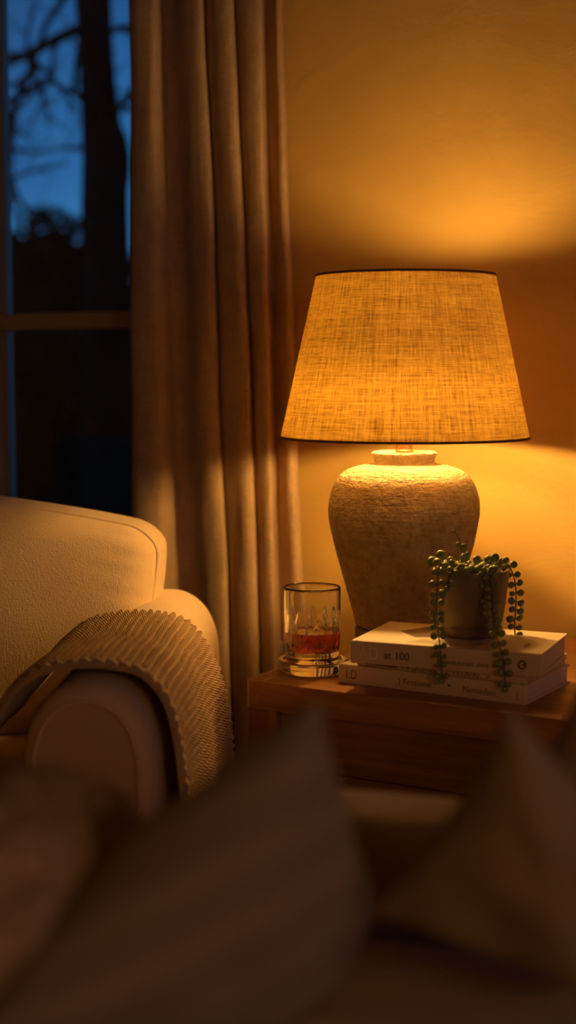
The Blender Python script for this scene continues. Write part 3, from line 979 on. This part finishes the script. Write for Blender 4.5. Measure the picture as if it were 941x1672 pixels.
def softbox(g, c, hx, hy, hz, r, n=18, puff=0, fn=None, mi=0):
    """rounded, slightly puffed box; c centre, h half sizes"""
    idx = {}
    def vert(p):
        key = tuple(round(x, 5) for x in p)
        if key in idx: return idx[key]
        q = Vector((p[0] * hx, p[1] * hy, p[2] * hz))
        inn = Vector((max(-hx + r, min(hx - r, q.x)), max(-hy + r, min(hy - r, q.y)), max(-hz + r, min(hz - r, q.z))))
        d = q - inn
        if d.length > 1e-9: q = inn + d.normalized() * min(r, max(d.x * d.x, d.y * d.y, d.z * d.z) ** .5 if False else r)
        u, v, w = q.x / hx, q.y / hy, q.z / hz
        if puff:
            k = (1 - u * u) * (1 - w * w)
            q.y += math.copysign(puff * max(0, k) ** .6, v) * min(1, abs(v) * 1.2)
            q.z += puff * .5 * w * (1 - u * u) ; q.x += puff * .3 * u * (1 - w * w)
        q = q + Vector(c)
        if fn: q = fn(q, u, v, w)
        idx[key] = len(vs); vs.append(tuple(q)); return idx[key]
    vs = []; fs = []
    # finer sampling toward borders
    T = [-math.cos(PI * i / n) for i in range(n + 1)]
    T = [.6 * t + .4 * (-1 + 2 * i / n) for i, t in enumerate(T)]
    for ax in range(3):
        for sg in (-1, 1):
            for i in range(n):
                for j in range(n):
                    q = []
                    for (a, b) in ((i, j), (i + 1, j), (i + 1, j + 1), (i, j + 1)):
                        p = [0, 0, 0]; p[ax] = sg; p[(ax + 1) % 3] = T[a]; p[(ax + 2) % 3] = T[b]
                        q.append(vert(p))
                    if len(set(q)) == 4: fs.append(tuple(q) if sg > 0 else tuple(reversed(q)))
    g.add(vs, fs, mi)

# loose back cushion: right end seen just behind the arm
ctop = at(60, 812, 2.30).z
CW, CB, CT = .80, .43, ctop
cx1 = -.032                                     # right end in sofa coordinates
def cush_fn(q, u, v, w):
    # top border sags towards the end, lower corner tucks in
    e = max(0, (q.x - (cx1 - .42)) / .42)
    if w > -1: q.z -= .060 * e ** 1.6 * (w + 1) / 2
    q.z += .02 * (1 - e) * (w + 1) / 2 * 0
    q.y += .06 * (w + 1) / 2 - .32 * max(-.6, min(0, q.x - cx1))*-1  # leans back, turned towards the lamp
    q.x += .030 * (w - .1) * max(0, u) ** 2 + .012 * u * (1 - w * w)
    # puckers along the end seam
    if v < 0 and u > .70:
        k = (u - .70) / .30 * (1 - max(0, u - .93) / .07)
        q.y += (.0007 if w < .3 else .0018) * k * math.sin(w * 34 + 9 * u) + 0.0006 * k * math.sin(w * 71)
    q.y += .004 * mnoise.noise(Vector((q.x * 9, q.z * 9, 1.7)))
    return q
g = G(); cyc = .60
softbox(g, (cx1 - CW / 2, cyc, (CB + CT) / 2), CW / 2, .085, (CT - CB) / 2, .046, 44, .022, cush_fn)
bc = g.build('back_cushion', M['cream'], sofa)
# piping follows the edge between front face and gusset
def cush_edge(front=-1):
    hx, hy, hz, r = CW / 2, .085, (CT - CB) / 2, .046
    pts = []
    m_ = 160
    for k in range(m_):
        a = 2 * PI * k / m_
        # rounded rectangle param, inset a little
        ca, sa = math.cos(a), math.sin(a)
        ex = .12
        x = math.copysign(abs(ca) ** ex, ca); z = math.copysign(abs(sa) ** ex, sa)
        q = Vector((x * hx, 0, z * hz))
        inn = Vector((max(-hx + r, min(hx - r, q.x)), -hy + r, max(-hz + r, min(hz - r, q.z))))
        d = Vector((q.x - inn.x, 0, q.z - inn.z))
        if d.length < 1e-6: continue
        d.normalize()
        q = inn + (d * .96 + Vector((0, -.28, 0))).normalized() * (r + .0012)
        u, v, w = q.x / hx, q.y / hy, q.z / hz
        kk = (1 - u * u) * (1 - w * w)
        q.y += -.022 * max(0, kk) ** .6
        q.z += .011 * w * (1 - u * u); q.x += .0066 * u * (1 - w * w)
        q += Vector((cx1 - CW / 2, cyc, (CB + CT) / 2))
        q = cush_fn(q, u, 1, w)
        pts.append(q)
    return pts
g = G(); g.tube(cush_edge(), .0022, 6, closed=True)
g.build('piping', M['cream'], bc)
g = G(); softbox(g, (cx1 - CW * 1.5 - .01, cyc, (CB + CT) / 2), CW / 2, .085, (CT - CB) / 2, .055, 20, .022, lambda q, u, v, w: q + Vector((0, .06 * (w + 1) / 2, 0)))
g.build('back_cushion', M['cream'], sofa)
g = G(); softbox(g, (-SW / 2, .70, .37), SW / 2 - .06, .055, .27, .05, 14, .0)
g.build('backrest', M['cream'], sofa)
for k in range(2):
    g = G(); softbox(g, (-.098 - .3875 - k * .779, .26, .36), .385, .25, .075, .04, 16, .01)
    g.build('seat_cushion', M['cream'], sofa)
g = G(); softbox(g, (-SW / 2, .37, .19), SW / 2 - .08, .35, .10, .02, 8)
g.build('base', M['cream'], sofa)
for lx, ly in ((0, .06), (0, .66), (-SW, .06), (-SW, .66)):
    g = G(); g.lathe([(0, 0), (.016, 0), (.024, .10), (0, .10)], 16)
    f_ = g.build('foot', M['plinth'], sofa); f_.location = (lx, ly, 0)

# ------------------------------------------------------------------ knitted throw over the arm
path = [(-.262, .468), (-.215, .478), (-.172, .500), (-.140, .535), (-.118, AZ - .055), (-.096, AZ - .020), (-.066, AZ + .004), (-.030, AZ + .013), (0, AZ + .015), (.030, AZ + .013), (.064, AZ + .004),
        (.090, AZ - .024), (.102, AZ - .064), (.108, AZ - .11), (.111, AZ - .16), (.113, AZ - .21), (.115, AZ - .26), (.117, AZ - .33)]
PC = np.array(catmull(path, 40))
seg = np.r_[0, np.cumsum(np.hypot(*np.diff(PC, axis=0).T))]
QL = seg[-1]
nq, nt_ = int(QL / .00105), 370
qs = np.linspace(0, QL, nq)
cs = np.interp(qs, seg, PC[:, 0]); cz = np.interp(qs, seg, PC[:, 1])
ds = np.gradient(cs, qs); dz_ = np.gradient(cz, qs)
ln_ = np.hypot(ds, dz_); nx_, nzz = -dz_ / ln_, ds / ln_
T0, T1 = .036, .380
tt = np.linspace(0, 1, nt_)
Q, TT = np.meshgrid(qs, tt, indexing='ij')
# near and far edges wander; the far edge comes forward on the hanging side
qq = Q / QL
near = T0 + .006 * np.sin(qq * 17) + .016 * np.clip((.30 - qq) / .30, 0, 1) ** 1.5
far = T1 - .055 * np.clip((qq - .55) / .45, 0, 1) ** 1.2 + .006 * np.sin(qq * 11 + 1)
Tm = near + (far - near) * TT
# stitches
p_r = .0106; p_s = .0118
wq = Q + .0007 * np.sin(Tm * 45 + Q * 20)
rib = np.floor(wq / p_r); fa = wq / p_r - rib - .5
ph = Tm / p_s + .9 * np.abs(fa) + .5 * (rib % 2)
st = np.abs(np.cos(PI * ph)) ** .7
h = .0098 * np.sqrt(np.clip(np.cos(PI * fa), 0, 1)) * (.02 + .98 * st)
edge = np.clip(1 - (Tm - near) / .016, 0, 1)
braid = .0085 * np.sqrt(np.clip(np.sin(PI * np.clip((Tm - near) / .016, 0, 1)), 0, 1)) * (.6 + .4 * np.abs(np.cos(PI * (Q / .016 + (Tm - near) * 30))))
h = np.where(edge > 0, braid, h)
sag = .004 * np.sin(Tm * 14 + Q * 5) + .003 * np.sin(Tm * 33 - Q * 9) 
lift_t = .018 * np.clip(Tm / .69, 0, 1) ** 1.5
hang = np.clip((qq - .6) / .4, 0, 1)
hh = h + sag * (.3 + hang) + .034 * hang ** .7 * TT
def side_pts(off):
    S_ = cs[:, None] + nx_[:, None] * off; Z_ = cz[:, None] + nzz[:, None] * off + lift_t
    return np.stack([S_, Tm, Z_], -1)
top_ = side_pts(hh + .003)
und = side_pts(np.minimum(sag * (.3 + hang) + .034 * hang ** .7 * TT, .004) * 1.0 - .0005)[::3, ::6]
g = G()
vs = top_.reshape(-1, 3); A_, B_ = top_.shape[:2]
i_, j_ = np.meshgrid(np.arange(A_ - 1), np.arange(B_ - 1), indexing='ij')
fq = np.stack([i_ * B_ + j_, i_ * B_ + j_ + 1, (i_ + 1) * B_ + j_ + 1, (i_ + 1) * B_ + j_], -1).reshape(-1, 4)
g.add(vs.tolist(), fq.tolist())
A2, B2 = und.shape[:2]
i_, j_ = np.meshgrid(np.arange(A2 - 1), np.arange(B2 - 1), indexing='ij')
f2 = np.stack([i_ * B2 + j_, (i_ + 1) * B2 + j_, (i_ + 1) * B2 + j_ + 1, i_ * B2 + j_ + 1], -1).reshape(-1, 4)
g.add(und.reshape(-1, 3).tolist(), f2.tolist())
# near-edge closing strip
def strip(a, b):
    n = min(len(a), len(b)); ia = np.linspace(0, len(a) - 1, n).astype(int)
    g.grid([[tuple(a[k]) for k in ia], [tuple(x) for x in b[:n]]])
strip(top_[:, 0], und[:, 0]); strip(top_[:, -1], und[:, -1]); strip(top_[-1], und[-1]); strip(top_[0], und[0])
thr = g.build('knitted_throw', M['knit'], loc=(p0.x, p0.y, 0), rotz=TH - SA, fix=False)
tag(thr, 'chunky tan knitted throw draped over the sofa arm', 'blanket')

# ------------------------------------------------------------------ foreground sofa with its cushions
FA = math.radians(18)
fo = at(630, 1350, 1.24)
fs_ = thing('brown_sofa', 'brown sofa holding the loose cushions, its back towards the side table', 'sofa', (fo.x, fo.y, 0), TH - FA)
FZ = fo.z
def frd(q, u, v, w):
    return q
g = G(); softbox(g, (.33, .06, (FZ + .12) / 2), .47, .075, (FZ - .12) / 2, .045, 20, .006)
g.build('backrest', M['pil_c'], fs_)
for cx_, hw_ in ((.376, .424), (-.40, .348)):
    g = G(); softbox(g, (cx_, -.37, .455), hw_, .35, .072, .045, 20, .012)
    g.build('seat_cushion', M['pil_c'], fs_)
g = G(); softbox(g, (.026, -.32, .24), .774, .36, .135, .02, 8)
g.build('base', M['pil_c'], fs_)
for lx, ly in ((-.68, -.6), (-.68, -.02), (.72, -.6), (.72, -.02)):
    g = G(); g.lathe([(0, 0), (.016, 0), (.022, .11), (0, .11)], 16)
    f_ = g.build('foot', M['plinth'], fs_); f_.location = (lx, ly, 0)

ZMIN = .535
def pillow(name, label, T, Lc, Rc, thick, mat, n=36, ridge=0, pinch=.10, group='cushions on the brown sofa', seed=0, expo=.5, B=None, rnd=0):
    T, Lc, Rc = Vector(T), Vector(Lc), Vector(Rc)
    B = Lc + Rc - T if B is None else Vector(B)
    for p in (Lc, Rc, B): p.z = max(p.z, ZMIN + thick * .35)
    nn = (Lc - T).cross(Rc - T).normalized()
    if nn.dot(CAM - T) < 0: nn = -nn
    c = (T + B) / 2
    org = Vector((c.x, c.y, min(p.z for p in (T, Lc, Rc, B))))
    g = G()
    for side in (1, -1):
        rows = []
        for i in range(n + 1):
            u = .5 - .5 * math.cos(PI * i / n)
            row = []
            for j in range(n + 1):
                v = .5 - .5 * math.cos(PI * j / n)
                # pincushion outline: the middles of the borders come in
                uu = u + pinch * (0.5 - u) * (4 * v * (1 - v)) * abs(2 * u - 1) 
                vv = v + pinch * (0.5 - v) * (4 * u * (1 - u)) * abs(2 * v - 1)
                if rnd:
                    a_, b_ = 2 * uu - 1, 2 * vv - 1
                    uu += rnd * (a_ * math.sqrt(1 - b_ * b_ / 2) - a_) / 2; vv += rnd * (b_ * math.sqrt(1 - a_ * a_ / 2) - b_) / 2
                p = T * (1 - uu) * (1 - vv) + Lc * uu * (1 - vv) + Rc * (1 - uu) * vv + B * uu * vv
                h = thick * max(0, 16 * u * (1 - u) * v * (1 - v)) ** expo
                if ridge and side > 0: h += ridge * max(0, 1 - abs(u - v) * 3) * (4 * u * (1 - u) * 4 * v * (1 - v)) ** .3
                h *= 1 + .18 * mnoise.noise(Vector((u * 5 + seed, v * 5, seed)))
                row.append(tuple(p + nn * side * h - org))
            rows.append(row)
        g.grid(rows)
    o = g.build(name, mat, loc=org, merge=1e-5)
    lay = o.data.uv_layers.new(name='UVMap')
    e1, e2 = Lc - T, Rc - T
    for l in o.data.loops:
        d = o.data.vertices[l.vertex_index].co + org - T
        lay.data[l.index].uv = (d.dot(e1) / e1.length_squared, d.dot(e2) / e2.length_squared)
    tag(o, label, 'cushion', group)
    return o

def striped():
    m, nt, bs, out = newmat('striped_linen')
    v = coords(nt, 'Object', (1, 1, 1), (0, math.radians(28), math.radians(20)))
    w = N(nt, 'ShaderNodeTexWave'); w.wave_type = 'BANDS'; w.bands_direction = 'Z'
    w.inputs['Scale'].default_value = 9; w.inputs['Distortion'].default_value = .6; w.inputs['Detail'].default_value = 2
    nt.links.new(v, w.inputs['Vector'])
    c = ramp(nt, w.outputs['Fac'], [(.30, (.255, .19, .13)), (.55, (.285, .21, .138)), (.9, (.305, .228, .15))])
    # one corner of the cloth blends to navy
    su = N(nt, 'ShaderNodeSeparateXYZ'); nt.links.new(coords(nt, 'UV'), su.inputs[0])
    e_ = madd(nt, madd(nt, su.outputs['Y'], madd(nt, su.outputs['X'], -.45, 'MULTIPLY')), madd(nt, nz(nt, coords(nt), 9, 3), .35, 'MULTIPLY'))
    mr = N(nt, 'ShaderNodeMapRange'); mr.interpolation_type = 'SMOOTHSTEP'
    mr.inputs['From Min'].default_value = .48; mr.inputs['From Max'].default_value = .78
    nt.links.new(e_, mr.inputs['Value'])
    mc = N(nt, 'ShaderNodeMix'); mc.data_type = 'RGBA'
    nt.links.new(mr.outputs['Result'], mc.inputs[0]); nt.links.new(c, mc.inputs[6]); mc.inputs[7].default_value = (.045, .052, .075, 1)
    nt.links.new(mc.outputs[2], bs.inputs['Base Color']); bs.inputs['Roughness'].default_value = .95
    bs.inputs['Specular IOR Level'].default_value = .1; bs.inputs['Sheen Weight'].default_value = .3
    bump(nt, nz(nt, coords(nt), 300, 3), .4, .003, bs)
    return m
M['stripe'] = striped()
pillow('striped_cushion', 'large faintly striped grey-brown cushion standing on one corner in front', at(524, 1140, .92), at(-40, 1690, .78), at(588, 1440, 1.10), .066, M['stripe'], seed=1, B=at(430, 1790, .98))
pillow('tan_cushion', 'tan cushion with a raised corner in front of the books', at(832, 1150, .92), at(600, 1490, .99), at(1230, 1560, .98), .045, M['pil_b'], seed=2, ridge=.012)
pillow('brown_cushion', 'brown cushion showing only its edge at the right border', at(962, 1085, 1.10), at(835, 1330, 1.10), at(1150, 1330, 1.12), .05, M['pil_c'], seed=3)
pillow('boucle_cushion', 'shaggy dark brown cushion nearest the bottom left corner', at(168, 1340, .98), at(-160, 1300, .92), at(75, 1720, .84), .060, M['boucle'], seed=4, expo=.38, pinch=.0, rnd=.5)
pillow('boucle_cushion', 'shaggy brown cushion standing behind the corner one, below the sofa arm', at(240, 1285, 1.10), at(-40, 1232, 1.08), at(250, 1740, 1.0), .050, M['boucle'], seed=6, expo=.38, pinch=.0, rnd=.6)

# ------------------------------------------------------------------ added warm fill globe, unseen behind the camera
FILL = 8.0
M['fill_light'] = emis('fill_glow', (1.0, .53, .22), FILL)
fl = Rt * .80 + Fw * -.55
flo = thing('fill_globe', 'glowing globe on a pole, added unseen as warm fill light', 'lamp', (fl.x, fl.y, 0))
g = G(); g.lathe([(0, 0), (.14, 0), (.14, .012), (.02, .022), (.011, .03), (.011, 1.08), (0, 1.08)], 32)
g.build('pole', M['brass'], flo, sharp=math.radians(35))
g = G(); g.lathe([(.02 + .17 * math.cos(-PI / 2 + PI * k / 24), 1.25 + .17 * math.sin(-PI / 2 + PI * k / 24) * 1.05) for k in range(25)], 40)
g.build('lamp_shade', M['fill_light'], flo)  # glowing ball of the added fill

# ------------------------------------------------------------------ sky
wd = bpy.data.worlds.new('dusk'); sc.world = wd; wd.use_nodes = True
nt = wd.node_tree; nt.nodes.clear()
out = N(nt, 'ShaderNodeOutputWorld'); bg = N(nt, 'ShaderNodeBackground')
tc = N(nt, 'ShaderNodeTexCoord'); sp = N(nt, 'ShaderNodeSeparateXYZ')
nt.links.new(tc.outputs['Generated'], sp.inputs[0])
nf = nz(nt, tc.outputs['Generated'], 9, 5, .55, .3)
e = madd(nt, sp.outputs['Z'], madd(nt, madd(nt, nf, -.5), .16, 'MULTIPLY'))
c = ramp(nt, e, [(.0, (.075, .33, .66)), (.06, (.050, .25, .57)), (.15, (.024, .14, .38)), (.28, (.008, .060, .20)), (1, (.004, .025, .09))])
nt.links.new(c, bg.inputs['Color']); bg.inputs['Strength'].default_value = 1.0
nt.links.new(bg.outputs[0], out.inputs['Surface'])
# sampling portal in the back window opening
def portal(name, loc, rot, sx, sy):
    l = bpy.data.lights.new(name, 'AREA'); l.shape = 'RECTANGLE'; l.size = sx; l.size_y = sy
    l.cycles.is_portal = True
    o = bpy.data.objects.new(name, l); COL.objects.link(o); o.location = loc; o.rotation_euler = rot
portal('window_daylight', ((WX0 + WX1) / 2, WALL + .12, (WZ0 + WZ1) / 2), (-PI / 2, 0, 0), W_, H_)
l = bpy.data.lights.new('cool_fill', 'AREA'); l.shape = 'RECTANGLE'; l.size = H2 - .1; l.size_y = L2 - .1
l.energy = .4; l.color = (.25, .52, 1.0)  # added blue fill standing in the unseen side window
o = bpy.data.objects.new('cool_fill', l); COL.objects.link(o)
o.location = (XR + .16, (LW[0] + LW[1]) / 2, (LW[2] + LW[3]) / 2); o.rotation_euler = (0, PI / 2, 0)

# ------------------------------------------------------------------ camera
cd = bpy.data.cameras.new('camera'); cam = bpy.data.objects.new('camera', cd); COL.objects.link(cam)
cam.location = CAM; cam.rotation_euler = (PI / 2 - PITCH, 0, TH)
cd.sensor_fit = 'VERTICAL'; cd.sensor_height = 36; cd.lens = FPX / 1672 * 36
cd.clip_start = .02
cd.dof.use_dof = True; cd.dof.focus_distance = 2.19; cd.dof.aperture_fstop = cd.lens / 1000 / .026
sc.camera = cam
sc.view_settings.view_transform = 'Standard'; sc.view_settings.look = 'None'
sc.view_settings.gamma = 1; sc.view_settings.use_curve_mapping = False
sc.view_settings.exposure = 0.0
sc.cycles.max_bounces = 14; sc.cycles.diffuse_bounces = 6; sc.cycles.transmission_bounces = 14; sc.cycles.glossy_bounces = 6
sc.cycles.transparent_max_bounces = 16
